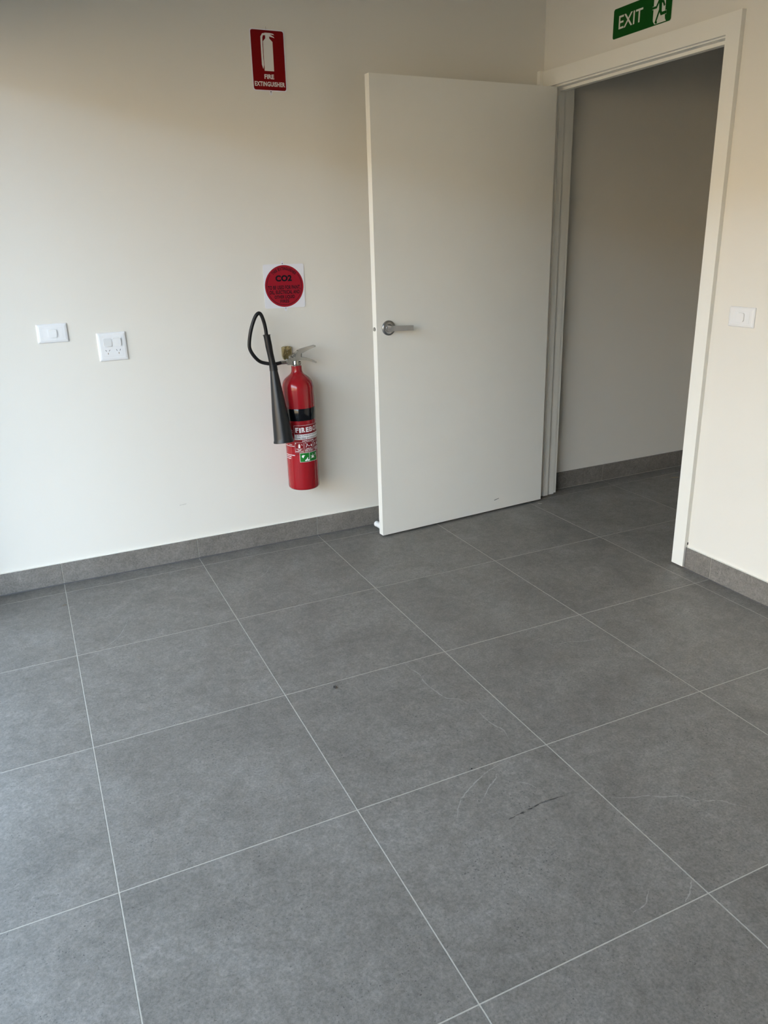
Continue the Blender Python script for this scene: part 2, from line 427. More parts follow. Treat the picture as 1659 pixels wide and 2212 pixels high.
# ------------------------------------------------------------------ door frame (jambs, stops, architraves)
JR, JL, JH = -0.993, 0.035, 2.049          # clear faces of the lining
fr = struct('trim_1', boxes((XR, XH0, DY0, JR, 0.004, DZ), (XR, XH0, JL, DY1, 0.004, DZ), (XR, XH0, JR, JL, JH, DZ)), M['trim'])
AF = 2.4665
obj('door_stop_strip', boxes((XR+0.037, XR+0.066, JR, JR+0.012, 0.006, JH-0.012), (XR+0.037, XR+0.066, JL-0.012, JL, 0.006, JH-0.012),
    (XR+0.037, XR+0.066, JR, JL, JH-0.012, JH)), M['trim'], fr, bevel=0.0012, segs=1)
obj('architrave', boxes((AF, XR, -1.0615, -0.998, 0.008, 2.120)), M['trim'], fr, bevel=0.0018)
hb = prism([(-0.998, 2.054), (0.0855, 2.0565), (0.0855, 2.1275), (-0.06, 2.1245), (-0.998, 2.120)], AF, XR, lambda u, v, d: (d, u, v))
obj('architrave', hb, M['trim'], fr, bevel=0.0015)
obj('architrave', boxes((AF, XR, 0.040, 0.0855, 0.008, 2.0565)), M['trim'], fr, bevel=0.0015)
obj('packer_strip', boxes((2.4475, XR, 0.0855, YB, 0.0985, 2.1285)), M['trim'], fr, bevel=0.0004)
obj('architrave', boxes((XH0, XH0+0.019, -1.0615, -0.998, 0.008, 2.120)), M['trim'], fr)
obj('architrave', boxes((XH0, XH0+0.019, 0.040, 0.100, 0.1, 2.120), (XH0, XH0+0.019, 0.040, 0.0955, 0.008, 0.1)), M['trim'], fr)
obj('architrave', boxes((XH0, XH0+0.019, -0.998, 0.040, 2.054, 2.120)), M['trim'], fr)
# chip of missing paint at the foot of the right architrave
obj('paint_chip', boxes((XR-0.004, XR+0.0002, -1.0635, -1.0612, 0.108, 0.119)), M['screw'], fr)

# ------------------------------------------------------------------ door leaf, standing open against the back wall
A0 = Vector((1.4752, -0.0910, 0)); A1 = Vector((2.4736, -0.0191, 0))
u_ = (A1-A0).normalized(); LW = 1.0005; ang = math.atan2(u_.y, u_.x)
door = empty('door_1', (A0.x, A0.y, 0), (0, 0, ang)); tag(door, kind='structure')
TH = 0.036
leaf = obj('door_leaf', boxes((0, LW, 0, TH, 0.010, 2.046)), M['door'], door, bevel=0.0012, segs=2)
# scuff near the foot
bm = bmesh.new(); vs = [bm.verts.new(v) for v in ((0.680, -0.0003, 0.062), (0.710, -0.0003, 0.068), (0.712, -0.0003, 0.072), (0.683, -0.0003, 0.067))]; bm.faces.new(vs)
flat('scuff', bm, M['smudge'], leaf)
# handle on the visible face
HU, HZ = 0.0605, 1.0165
hd = empty('door_handle', (HU, 0, HZ), (0, 0, 0), door)
rm = Matrix.Rotation(math.radians(90), 4, 'X')
rose = lathe([(0, 0.0), (0.0335, 0.0), (0.0335, 0.0055), (0.0318, 0.0078), (0.0255, 0.0100), (0.0150, 0.0105), (0.0150, 0.0085), (0, 0.0085)], 56)
bmesh.ops.transform(rose, matrix=rm, verts=rose.verts); obj('rose', rose, M['chrome'], hd, smooth=True)
# square-section neck that turns into a flat lever, drooping very slightly
sl = math.tan(math.radians(3.0))
lput = lambda u, v, d: (u, v, d-u*sl+0.0015)
lv = bmesh.new(); LP = [(-0.0125, -0.008), (0.0115, -0.008), (0.0115, -0.0375), (0.1045, -0.0385), (0.1065, -0.0410), (0.1065, -0.0480), (0.1045, -0.0500), (-0.0125, -0.0500)]
prism(LP, -0.0112, 0.0112, lput, lv)
obj('lever', lv, M['chrome'], hd, bevel=0.0012)
co = lathe([(0.0150, 0.0075), (0.0175, 0.0105), (0.0160, 0.0140), (0.0, 0.0140)], 40)
bmesh.ops.transform(co, matrix=rm, verts=co.verts); obj('collar', co, M['chrome'], hd, smooth=True)
# back-side rose
rb = lathe([(0, 0.0), (0.0335, 0.0), (0.0335, 0.0055), (0.0255, 0.0100), (0, 0.0105)], 40)
bmesh.ops.transform(rb, matrix=Matrix.Translation((0, TH, 0)) @ Matrix.Rotation(math.radians(-90), 4, 'X'), verts=rb.verts)
obj('rose', rb, M['chrome'], hd, smooth=True)
# latch in the free edge
la = empty('latch', (0, TH/2, HZ-0.003), (0, 0, 0), door)
obj('latch_plate', prism(rrect(-0.0115, 0.0115, -0.0285, 0.0285, 0.002), 0, -0.0006, lambda u, v, d: (d, u, v)), M['door'], la)
bore = lathe([(0, 0.0), (0.0095, 0.0), (0.0095, 0.0016), (0.0072, 0.0016), (0.0065, 0.001), (0, 0.001)], 28)
bmesh.ops.transform(bore, matrix=Matrix.Rotation(math.radians(-90), 4, 'Y'), verts=bore.verts); obj('latch_collar', bore, M['steel'], la, smooth=True)
obj('latch_bolt', prism([(-0.006, 0), (0.006, 0), (0.006, -0.004), (-0.004, -0.0105), (-0.006, -0.0105)], -0.006, 0.006, lambda u, v, d: (v, u, d)), M['steel'], la, bevel=0.0008, segs=1)
for zz in (0.20, 1.02, 1.84):
    hg = lathe([(0, 0), (0.0065, 0), (0.0065, 0.1), (0, 0.1)], 16)
    bmesh.ops.transform(hg, matrix=Matrix.Translation((LW+0.002, TH+0.004, zz)), verts=hg.verts); obj('hinge', hg, M['steel'], door, smooth=True)
# white rubber-tipped door stop on the back of the leaf, close to the floor
ds = lathe([(0, 0), (0.0140, 0), (0.0140, 0.066), (0.0148, 0.067), (0.0148, 0.074), (0.0125, 0.077), (0, 0.077)], 32)
bmesh.ops.transform(ds, matrix=Matrix.Translation((0.0235, TH, 0.0345)) @ Matrix.Rotation(math.radians(-90), 4, 'X'), verts=ds.verts)
obj('door_stop', ds, M['white2'], door, smooth=True)

# ------------------------------------------------------------------ plates on the walls
def wall_frame(name, origin, side):
    """empty on a wall; children are modelled with local x right, local z up, local -y out of the wall"""
    return empty(name, origin, (0, 0, 0 if side == 'back' else -math.pi/2))

def bevel_plate(u0, u1, v0, v1, depth, b, put):
    bm = bmesh.new(); rings = []
    for s, d, r in ((0, 0, 0.003), (0, depth*0.45, 0.003), (b*0.35, depth*0.8, 0.0028), (b, depth, 0.0024)):
        rings.append([bm.verts.new(put(u, v, d)) for u, v in rrect(u0+s, u1-s, v0+s, v1-s, r, 4)])
    for a, c in zip(rings, rings[1:]):
        for i in range(len(a)):
            j = (i+1) % len(a); bm.faces.new((a[i], a[j], c[j], c[i]))
    bm.faces.new(rings[-1]); bm.faces.new(rings[0][::-1]); return bm

loc = lambda u, v, d: (u, -d, v)
def rocker(parent, cx_, cz, w, h, tilt, m, base):
    o = empty('rocker', (cx_, -base, cz), (math.radians(tilt), 0, 0), parent)
    COL.objects.unlink(o); bpy.data.objects.remove(o)
    bm = prism(rrect(-w/2, w/2, -h/2, h/2, 0.0075), -0.003, 0.0028, loc)
    r = obj('rocker', bm, m, parent, bevel=0.0006, segs=2); r.location = (cx_, -base, cz); r.rotation_euler = (math.radians(tilt), 0, 0)
    return r

def light_switch(origin, side, label, lean=0.0, tilt=3.5):
    e = wall_frame('light_switch', origin, side); e.rotation_euler.y = lean
    w, h = 0.1165, 0.0745
    obj('wall_plate', bevel_plate(-w/2, w/2, -h/2, h/2, 0.0085, 0.0105, loc), M['white'], e)
    obj('insert', prism(rrect(-0.0385, 0.0385, -0.0205, 0.0205, 0.001), 0.004, 0.0089, loc), M['white'], e, bevel=0.0003, segs=1)
    # hairline joint round the insert
    g = bmesh.new()
    for a in ((-0.0392, 0.0392, 0.0206, 0.0211), (-0.0392, 0.0392, -0.0211, -0.0206), (-0.0392, -0.0387, -0.0206, 0.0206), (0.0387, 0.0392, -0.0206, 0.0206)):
        box(g, a[0], a[1], -0.0087, -0.0080, a[2], a[3])
    obj('joint_line', g, M['rockgrey'], e)
    rocker(e, 0.0, 0.0, 0.0325, 0.0325, tilt, M['white2'], 0.0105)
    return tag(e, label, 'switch')

light_switch((0.1243, YB, 1.0835), 'back', 'white single rocker light switch on the back wall, left of the power outlet', 0.004)
light_switch((XR, -1.2010, 1.0835), 'right', 'white single rocker light switch on the right wall beside the door frame', 0.0, 2.0)

po_ = wall_frame('power_outlet', (0.3478, YB, 1.0120), 'back')
w, h = 0.1165, 0.1165
obj('wall_plate', bevel_plate(-w/2, w/2, -h/2, h/2, 0.0085, 0.0105, loc), M['white'], po_)
obj('insert', prism(rrect(-0.0385, 0.0385, -0.0385, 0.0385, 0.001), 0.004, 0.0089, loc), M['white'], po_, bevel=0.0003, segs=1)
g = bmesh.new()
for a in ((-0.0394, 0.0394, 0.0388, 0.0394), (-0.0394, 0.0394, -0.0394, -0.0388), (-0.0394, -0.0388, -0.0388, 0.0388), (0.0388, 0.0394, -0.0388, 0.0388)):
    box(g, a[0], a[1], -0.0087, -0.0080, a[2], a[3])
obj('joint_line', g, M['rockgrey'], po_)
rocker(po_, -0.0185, 0.0185, 0.0325, 0.0330, -5.0, M['rockgrey'], 0.0098)
rocker(po_, 0.0190, 0.0185, 0.0325, 0.0330, 4.0, M['white2'], 0.0105)
for sx_ in (-0.0215, 0.0215):
    s = empty('socket', (sx_, -0.0089, -0.019), (0, 0, 0), po_)
    for k, a in ((-1, -30), (1, 30)):
        b_ = bmesh.new(); box(b_, -0.0009, 0.0009, -0.0003, 0.0, -0.0036, 0.0036)
        bmesh.ops.transform(b_, matrix=Matrix.Translation((k*0.0070, 0, 0.0040)) @ Matrix.Rotation(math.radians(a), 4, 'Y'), verts=b_.verts)
        obj('slot', b_, M['slot'], s)
    obj('earth_slot', boxes((-0.0010, 0.0016, -0.0003, 0.0, -0.0120, -0.0050)), M['copper'], s)

# ------------------------------------------------------------------ fire extinguisher location sign
def tabs(parent, zt, zb, hidden_top=False):
    for z, s, x in ((zt, 1, -0.004), (zb, -1, 0.002)):
        t = obj('mounting_tab', prism(rrect(-0.0056, 0.0056, -0.0085, 0.0085, 0.0054), 0.0, 0.0012, loc), M['signwhite'] if not (hidden_top and s > 0) else M['wall'], parent)
        t.location = (x, 0, z)
        for dz, r in ((-0.0042*s+0.000, 0.0024), (0.0028*s, 0.0013)):
            c = lathe([(0, 0), (r, 0), (r*0.8, 0.0006), (0, 0.0006)], 14)
            bmesh.ops.transform(c, matrix=Matrix.Translation((0, -0.0012, dz)) @ rm @ Matrix.Diagonal((1.25 if r > 0.002 else 1, 0.8, 1, 1)), verts=c.verts)
            obj('screw', c, M['screw'], t)

fs = wall_frame('fire_extinguisher_sign', (1.1156, YB, 2.1066), 'back'); fs.rotation_euler.y = 0.008
tabs(fs, 0.1165, -0.1185, True)
obj('plate', prism(rrect(-0.0745, 0.0725, -0.1125, 0.1125, 0.009), 0.0008, 0.0028, loc), M['signwhite'], fs)
obj('red_panel', prism(rrect(-0.0705, 0.0685, -0.1085, 0.1085, 0.0085), 0.0027, 0.0030, loc), M['signred'], fs)
pic = [(-0.0200, 0.0685), (-0.0092, 0.0790), (-0.0090, 0.0905), (-0.0185, 0.0902), (-0.0208, 0.0820), (-0.0222, 0.0552), (-0.0216, 0.0148), (-0.0205, -0.0123),
       (-0.0255, -0.0317), (-0.0302, -0.0183), (-0.0300, 0.0279), (-0.0292, 0.0842), (-0.0212, 0.0960), (-0.0114, 0.0993), (0.0108, 0.0997), (0.0251, 0.0975), (0.0293, 0.0925),
       (0.0137, 0.0945), (0.0272, 0.0860), (0.0293, 0.0825), (0.0083, 0.0872), (0.0080, 0.0800), (0.0209, 0.0685)]
hose_poly = [(-0.0090, 0.0990), (-0.0090, 0.0900), (-0.0180, 0.0900), (-0.0212, 0.0820), (-0.0226, 0.0552), (-0.0222, 0.0100), (-0.0212, -0.0170), (-0.0250, -0.0317), (-0.0300, -0.0170), (-0.0302, 0.0279), (-0.0294, 0.0842), (-0.0215, 0.0962)]
body_poly = [(-0.0198, -0.0383), (-0.0198, 0.0680), (-0.0092, 0.0795), (-0.0092, 0.0992), (0.0108, 0.0992), (0.0080, 0.0870), (0.0080, 0.0795), (0.0206, 0.0680), (0.0201, -0.0383)]
lev1 = [(0.0100, 0.0993), (0.0250, 0.0975), (0.0296, 0.0922), (0.0240, 0.0936), (0.0090, 0.0945)]
lev2 = [(0.0095, 0.0945), (0.0120, 0.0938), (0.0270, 0.0862), (0.0296, 0.0818), (0.0240, 0.0838), (0.0080, 0.0865)]
b_ = bmesh.new()
for pl in (hose_poly, body_poly, lev1, lev2):
    b_.faces.new([b_.verts.new(loc(u, v, 0.0033)) for u, v in pl])
flat('pictogram', b_, M['pictwhite'], fs)
b_ = bmesh.new(); add_text(b_, 'FIRE', -0.0225, 0.0185, -0.0675, -0.0505, loc, 0.0033, 0.03)
add_text(b_, 'EXTINGUISHER', -0.0655, 0.0640, -0.0950, -0.0775, loc, 0.0033, 0.03, 1.08)
flat('lettering', b_, M['pictwhite'], fs)

# ------------------------------------------------------------------ red disc sign above the extinguisher
cs = wall_frame('gas_type_sign', (1.1163, YB, 1.2148), 'back'); cs.rotation_euler.y = 0.016
tabs(cs, 0.1000, -0.0995)
obj('plate', prism(rrect(-0.0945, 0.0945, -0.0945, 0.0945, 0.008), 0.0008, 0.0030, loc), M['signwhite'], cs)
circ = lambda r, n=72, a0=0, a1=360, c=(0, 0): [(c[0]+r*math.cos(math.radians(a0+(a1-a0)*k/(n if a1-a0 < 360 else n))), c[1]+r*math.sin(math.radians(a0+(a1-a0)*k/n))) for k in range(n+1 if a1-a0 < 360 else n)]
b_ = bmesh.new(); b_.faces.new([b_.verts.new(loc(u, v, 0.0032)) for u, v in circ(0.0903)]); flat('red_disc', b_, M['discred'], cs)
b_ = bmesh.new()
arc_o, arc_i = circ(0.0822, 90, 142, 398), circ(0.0804, 90, 142, 398)
O = [b_.verts.new(loc(u, v, 0.0035)) for u, v in arc_o]; I = [b_.verts.new(loc(u, v, 0.0035)) for u, v in arc_i]
for k in range(len(O)-1): b_.faces.new((O[k], O[k+1], I[k+1], I[k]))
add_text(b_, 'CO2', -0.040, 0.036, 0.0205, 0.0475, loc, 0.0035, 0.05, 1.05)
add_text(b_, 'TO BE USED FOR PAINT,', -0.0770, 0.0750, -0.0165, 0.0030, loc, 0.0035, 0.03, 1.08)
add_text(b_, 'OIL, ELECTRICAL AND', -0.0715, 0.0705, -0.0365, -0.0175, loc, 0.0035, 0.03, 1.08)
add_text(b_, 'OTHER LIQUID', -0.0485, 0.0460, -0.0560, -0.0390, loc, 0.0035, 0.03, 1.08)
add_text(b_, 'FIRES', -0.0225, 0.0185, -0.0720, -0.0580, loc, 0.0035, 0.03, 1.08)
# arched top line
txt = 'THIS EXTINGUISHER'; wd = {'I': 0.45, ' ': 0.55}
tot = sum(wd.get(c, 1) for c in txt); acc = 0; a_start, a_end = 136, 42
for c in txt:
    wch = wd.get(c, 1); am = a_start+(a_end-a_start)*(acc+wch/2)/tot; acc += wch
    if c == ' ': continue
    a = math.radians(am); hw = 0.0034*wch*0.92 if c != 'I' else 0.0011
    def arcput(u, v, d, a=a):
        r = 0.0690+v; return loc(r*math.cos(a)+u*math.sin(a), r*math.sin(a)-u*math.cos(a), d)
    add_text(b_, c, -hw, hw, 0.0, 0.0130, arcput, 0.0035, 0.03)
flat('lettering', b_, M['black'], cs)

# ------------------------------------------------------------------ green exit sign over the door
xs = empty('exit_sign', (XR, -0.539, 0), (0, 0, -math.pi/2))
loc2 = loc
obj('plate', prism(rrect(-0.1665, 0.1665, 2.1640, 2.2765, 0.009), 0.0, 0.0020, loc2), M['pale'], xs)
obj('green_panel', prism(rrect(-0.1652, 0.1652, 2.1652, 2.2753, 0.009), 0.0019, 0.0022, loc2), M['green'], xs)
b_ = bmesh.new(); add_text(b_, 'EXIT', -0.1315, 0.0085, 2.1965, 2.2450, loc2, 0.0025, 0.008, 1.0)
flat('lettering', b_, M['pale'], xs)
b_ = bmesh.new()
b_.faces.new([b_.verts.new(loc2(u, v, 0.0025)) for u, v in [(0.0675, 2.2690), (0.0675, 2.1860), (0.0690, 2.1800), (0.0775, 2.1691), (0.1392, 2.1689), (0.1330, 2.1790), (0.1315, 2.1900), (0.1315, 2.2690)]])
man = [([(0.0990, 2.2520), (0.0830, 2.2270), (0.0610, 2.2275)], 0.0085), ([(0.1060, 2.2440), (0.1195, 2.2380), (0.1270, 2.2230)], 0.0085),
       ([(0.1060, 2.2100), (0.1120, 2.1990), (0.1390, 2.1995)], 0.0110), ([(0.1010, 2.2140), (0.0850, 2.1800), (0.0830, 2.1760), (0.0910, 2.1722)], 0.0080)]
for pts, wdt in man[:4]:
    b_.faces.new([b_.verts.new(loc2(u, v, 0.00262)) for u, v in stroke(pts, wdt+0.003)])
flat('doorway_pictogram', b_, M['pale'], xs)
b_ = bmesh.new()
for pts, wdt in man: b_.faces.new([b_.verts.new(loc2(u, v, 0.0028)) for u, v in stroke(pts, wdt)])
b_.faces.new([b_.verts.new(loc2(u, v, 0.0029)) for u, v in [(0.0930, 2.2540), (0.1120, 2.2540), (0.1130, 2.2080), (0.0990, 2.2050), (0.0970, 2.2300)]])
b_.faces.new([b_.verts.new(loc2(u, v, 0.0029)) for u, v in circ(0.0062, 24, 0, 360, (0.1010, 2.2612))])
flat('running_figure', b_, M['green'], xs)

# ------------------------------------------------------------------ fire extinguisher
EX, EY, ER = 1.118, 0.015, 0.073
fe = empty('fire_extinguisher', (EX, EY, 0))
prof = [(0, 0.2972), (0.060, 0.2972), (0.068, 0.2990), (0.0720, 0.3035), (0.073, 0.310), (0.073, 0.6290)]
obj('cylinder', lathe([(0, 0.2972), (0.060, 0.2972), (0.068, 0.2990), (0.0720, 0.3035), (0.073, 0.310), (0.073, 0.45), (0.073, 0.6290), (0.073, 0.6860), (0.073, 0.768),
    (0.0722, 0.779), (0.0698, 0.791), (0.0655, 0.8020), (0.0595, 0.8110), (0.0515, 0.8190), (0.0420, 0.8262), (0.0330, 0.8330), (0.0275, 0.8395), (0.0248, 0.8475), (0.0238, 0.857), (0.0238, 0.8700), (0.0215, 0.8715), (0, 0.8715)], 96), M['red'], fe, smooth=True)
obj('black_band', lathe([(0.0731, 0.6296), (0.0733, 0.6300), (0.0733, 0.6850), (0.0731, 0.6854)], 96), M['band'], fe, smooth=True)
def cput(th, z, d):      # th in degrees from -Y towards +X, local to the extinguisher
    a = math.radians(th); r = ER+0.0002+d; return (r*math.sin(a), -r*math.cos(a), z)
def cpatch(bm, t0, t1, z0, z1, d, n=None):
    n = n or max(2, int(abs(t1-t0)/4)); A = [(bm.verts.new(cput(t0+(t1-t0)*k/n, z0, d)), bm.verts.new(cput(t0+(t1-t0)*k/n, z1, d))) for k in range(n+1)]
    for a, b in zip(A, A[1:]): bm.faces.new((a[0], b[0], b[1], a[1]))
def cframe(bm, t0, t1, z0, z1, w, d):
    wt = math.degrees(w/ER)
    cpatch(bm, t0, t1, z1-w, z1, d); cpatch(bm, t0, t1, z0, z0+w, d)
    cpatch(bm, t0, t0+wt, z0, z1, d, 2); cpatch(bm, t1-wt, t1, z0, z1, d, 2)
lb = bmesh.new(); cpatch(lb, -43, 72, 0.4700, 0.6098, 0.0001); label = flat('label', lb, M['lblred'], fe)
wb = bmesh.new()
cpatch(wb, -43, 72, 0.6090, 0.6100, 0.0003); cpatch(wb, -43, -42.2, 0.5680, 0.6100, 0.0003, 2)
cpatch(wb, -43, 68, 0.5430, 0.5680, 0.0003)
# brand panel lettering in a lively, uneven slab style
letters = 'FIREBOX'; t = -38.5
bw = [13, 7.5, 15, 13, 15, 17, 16]; jig = [0.001, -0.001, 0.0006, 0.0004, 0.001, 0.0016, 0.0012]
for c, wch, jz in zip(letters, bw, jig):
    z0 = 0.5765+jz
    add_text(wb, c, t+0.8, t+wch-0.8, z0, z0+0.0225, cput, 0.0005, 0.045 if c in 'FIRE' else 0.02)
    if c in 'FIREB':      # slab serifs
        cpatch(wb, t+0.2, t+min(wch, 8), z0, z0+0.0022, 0.0005, 2); cpatch(wb, t+0.2, t+min(wch, 8), z0+0.0203, z0+0.0225, 0.0005, 2)
    t += wch+0.9
add_text(wb, 'INSTRUCTIONS', -15, 31, 0.5335, 0.5392, cput, 0.0005, 0.03)
BX = [(-43, -11.5), (-7.5, 24), (28, 60)]
for k, (t0, t1) in enumerate(BX):
    cframe(wb, t0, t1, 0.4835, 0.5305, 0.0008, 0.0004)
    add_text(wb, str(k+1), t0+2, t0+4.5, 0.5235, 0.5285, cput, 0.0005, 0.02)
caps = [('PULL OUT', 'THE', 'SAFETY PIN'), ('KEEP UP', 'AND AIM AT A', 'BASE OF FIRE'), ('SQUEEZE', 'LEVER AND', 'SWEEP')]
for (t0, t1), cl in zip(BX, caps):
    for r_, s in enumerate(cl):
        hwid = (t1-t0)*0.5*min(0.9, 0.11+0.075*len(s)); c = (t0+t1)/2
        add_text(wb, s, c-hwid, c+hwid, 0.4975-r_*0.0052, 0.5013-r_*0.0052, cput, 0.0005, 0.03)
def cpoly(bm, pts, t, z, s, d=0.0005):
    bm.faces.new([bm.verts.new(cput(t+math.degrees(u*s/ER), z+v*s, d)) for u, v in pts])
bottle = [(-0.3, 0), (-0.36, 0.1), (-0.36, 1.1), (-0.15, 1.4), (-0.15, 1.6), (0.15, 1.6), (0.15, 1.4), (0.36, 1.1), (0.36, 0.1), (0.3, 0)]
cpoly(wb, bottle, -27, 0.5040, 0.0125); cpoly(wb, stroke([(0.7, 1.5), (0.95, 1.1), (1.3, 1.15)], 0.12), -27, 0.5040, 0.0125)
cpoly(wb, stroke([(-0.2, 0), (0, 0.5), (0.1, 1.0), (0.45, 0.7)], 0.2), 0, 0.506, 0.013); cpoly(wb, circ(0.16, 12, 0, 360, (0.1, 1.25)), 0, 0.506, 0.013)
cpoly(wb, stroke([(0.5, 0.55), (0.9, 0.35), (1.2, 0.5)], 0.18), 0, 0.506, 0.013)
flame = [(-0.3, 0.1), (-0.35, 0.5), (-0.1, 1.1), (0.05, 0.8), (0.3, 0.5), (0.25, 0.1), (0, -0.1)]
cpoly(wb, flame, 19, 0.508, 0.011); cpoly(wb, flame, 54, 0.508, 0.013)
cpoly(wb, stroke([(-0.2, 0), (0, 0.5), (0.1, 1.0), (0.5, 0.8)], 0.2), 34, 0.506, 0.013); cpoly(wb, stroke([(0.5, 0.2), (1.1, 0.6)], 0.1), 36, 0.506, 0.013)
# white small print on the left flank
for t0, t1, z0, hh in ((-68, -53.5, 0.5180, 0.0022), (-92, -45.3, 0.5108, 0.0028), (-92, -45, 0.4672, 0.0034), (-92, -61, 0.4590, 0.0034), (-92, -63.5, 0.4502, 0.0034),
                       (-62, -52.5, 0.5905, 0.0025), (-64, -48.5, 0.5840, 0.0032), (-64, -47.5, 0.5755, 0.0032), (-62, -52, 0.5685, 0.0022)):
    s = ''.join(random.choice('MHEWNRB') for _ in range(max(5, int((t1-t0)/2.1))))
    add_text(wb, s, t0, t1, z0-0.0004, z0+hh, cput, 0.0004, 0.04)
# outline of the green panel
cpatch(wb, -27.5, 45.5, 0.4362, 0.4805, 0.0003)
flat('white_print', wb, M['lblwhite'], label)
db = bmesh.new()
add_text(db, '5.0kg CARBON DIOXIDE', -36, 60, 0.5572, 0.5652, cput, 0.0007, 0.015)
add_text(db, 'TYPE FIRE EXTINGUISHER', -40, 64, 0.5455, 0.5535, cput, 0.0007, 0.015)
flat('dark_print', db, M['lbltext'], label)
gb = bmesh.new(); cpatch(gb, -26.5, 7.6, 0.4375, 0.4792, 0.0005); cpatch(gb, 9.0, 44.6, 0.4375, 0.4792, 0.0005); flat('green_panel', gb, M['lblgreen'], label)
ib = bmesh.new()
cpoly(ib, [(-0.9, 0.0), (-0.6, 0.7), (0.1, 0.85), (0.9, 0.55), (0.35, 0.35), (0.1, -0.3), (-0.2, -0.75)], -14, 0.4625, 0.0095, 0.0008)
for px_, pz, s in ((-6, 0.4440, 0.004), (-2, 0.4470, 0.0045), (2, 0.4440, 0.004), (0, 0.4530, 0.003), (4.5, 0.4450, 0.0035)): cpoly(ib, circ(1, 9), px_, pz, s, 0.0008)
cpoly(ib, stroke([(0, 0), (0.4, 1.4)], 0.3), -1, 0.447, 0.008, 0.0008)
cpoly(ib, circ(1, 10, 0, 360), 22, 0.4570, 0.0062, 0.0008); cpoly(ib, stroke([(-1.6, 0.8), (0, 0), (1.7, 0.9)], 0.3), 22, 0.458, 0.0065, 0.0008)
cpoly(ib, stroke([(-1.4, -1.0), (0, 0.2), (1.5, -0.9)], 0.3), 22, 0.457, 0.0065, 0.0008); cpoly(ib, stroke([(-0.2, 0), (0.3, 1.8)], 0.3), 21, 0.459, 0.0065, 0.0008)
cpoly(ib, circ(1, 8), 37.5, 0.4690, 0.003, 0.0008); cpoly(ib, stroke([(0, 0), (0, -1)], 0.2), 37.5, 0.468, 0.01, 0.0008)
flat('green_panel_symbols', ib, M['lblwhite'], label)
# stamped characters around the shoulder
st = bmesh.new()
def sput(th, z):
    # radius of the shoulder at z
    P_ = [(0.073, 0.768), (0.0722, 0.779), (0.0698, 0.791), (0.0655, 0.8020), (0.0595, 0.8110)]
    for (r0, z0), (r1, z1) in zip(P_, P_[1:]):
        if z0 <= z <= z1: r = r0+(r1-r0)*(z-z0)/(z1-z0); break
    a = math.radians(th); return Vector(((r+0.0001)*math.sin(a), -(r+0.0001)*math.cos(a), z))
for z, t0, t1 in ((0.7775, -62, 36), (0.7935, -58, 18)):
    tt = t0
    while tt < t1:
        for q in range(2):
            c = sput(tt+random.uniform(-0.8, 0.8), z+random.uniform(-0.002, 0.002))
            bmesh.ops.create_icosphere(st, subdivisions=1, radius=0.00055, matrix=Matrix.Translation(c))
        tt += 3.4
so_ = obj('stamped_marks', st, M['red'], fe, smooth=True); so_['kind'] = 'stuff'

# valve block
vx = lambda x, y, z: (x-EX, y-EY, z)
vb = lathe([(0.0175, 0.8690), (0.0200, 0.8725), (0.0200, 0.8760), (0.0165, 0.8770), (0.0150, 0.880), (0.0150, 0.8930), (0.0130, 0.897), (0, 0.897)], 32)
bmesh.ops.transform(vb, matrix=Matrix.Translation((-0.003, 0, 0)), verts=vb.verts)
obj('valve_body', vb, M['nickel'], fe, smooth=True)
S2 = lambda u, v, d: (u-EX, v*0+d-EY, v)
hexb = prism([(1.0745, 0.8790), (1.0985, 0.8785), (1.0985, 0.9040), (1.0745, 0.9050)], EY-0.011, EY+0.011, S2)
obj('outlet_block', hexb, M['steel'], fe, bevel=0.0025)
body = [(1.0882, 0.9155), (1.0960, 0.9205), (1.1122, 0.9265), (1.1277, 0.9370), (1.1419, 0.9355), (1.1389, 0.9109), (1.1290, 0.9040), (1.1210, 0.8936), (1.0969, 0.8934), (1.0885, 0.9030)]
obj('valve_yoke', prism(body, EY-0.0125, EY+0.0125, S2), M['steel'], fe, bevel=0.0022)
obj('safety_pin', tube([vx(1.1020, EY-0.022, 0.9120), vx(1.1020, EY+0.022, 0.9120)], 0.0025, 12), M['nickel'], fe, smooth=True)
ring = [vx(1.0990+0.0095*math.cos(a), EY-0.021, 0.9215+0.0095*math.sin(a)) for a in [2*math.pi*k/24 for k in range(25)]]
obj('pin_ring', tube(ring, 0.0009, 8, closed=False), M['screw'], fe, smooth=True)
# channel-shaped levers
def channel(top, bot, half, name):
    """top/bot: matching (x, z) polylines; U-section opening downwards"""
    bm = bmesh.new(); n = len(top)
    R_ = []
    for (xt, zt), (xb, zb), hw in zip(top, bot, half):
        R_.append([bm.verts.new((xb-EX, -hw, zb)), bm.verts.new((xt-EX, -hw, zt)), bm.verts.new((xt-EX, -hw*0.55, zt+0.0012)), bm.verts.new((xt-EX, hw*0.55, zt+0.0012)), bm.verts.new((xt-EX, hw, zt)), bm.verts.new((xb-EX, hw, zb))])
    for a, b in zip(R_, R_[1:]):
        for k in range(5): bm.faces.new((a[k], a[k+1], b[k+1], b[k]))
    bm.faces.new(R_[-1]); bm.faces.new(R_[0][::-1])
    for a, b in zip(R_, R_[1:]): bm.faces.new((a[0], b[0], b[5], a[5]))
    return obj(name, bm, M['steel'], fe, smooth=True)
channel([(1.1277, 0.9385), (1.1400, 0.9435), (1.1529, 0.9460), (1.1800, 0.9510), (1.2067, 0.9555), (1.2140, 0.9530)],
        [(1.1300, 0.9230), (1.1400, 0.9240), (1.1500, 0.9270), (1.1780, 0.9380), (1.2060, 0.9470), (1.2125, 0.9480)], [0.012, 0.012, 0.012, 0.011, 0.010, 0.006], 'squeeze_lever')
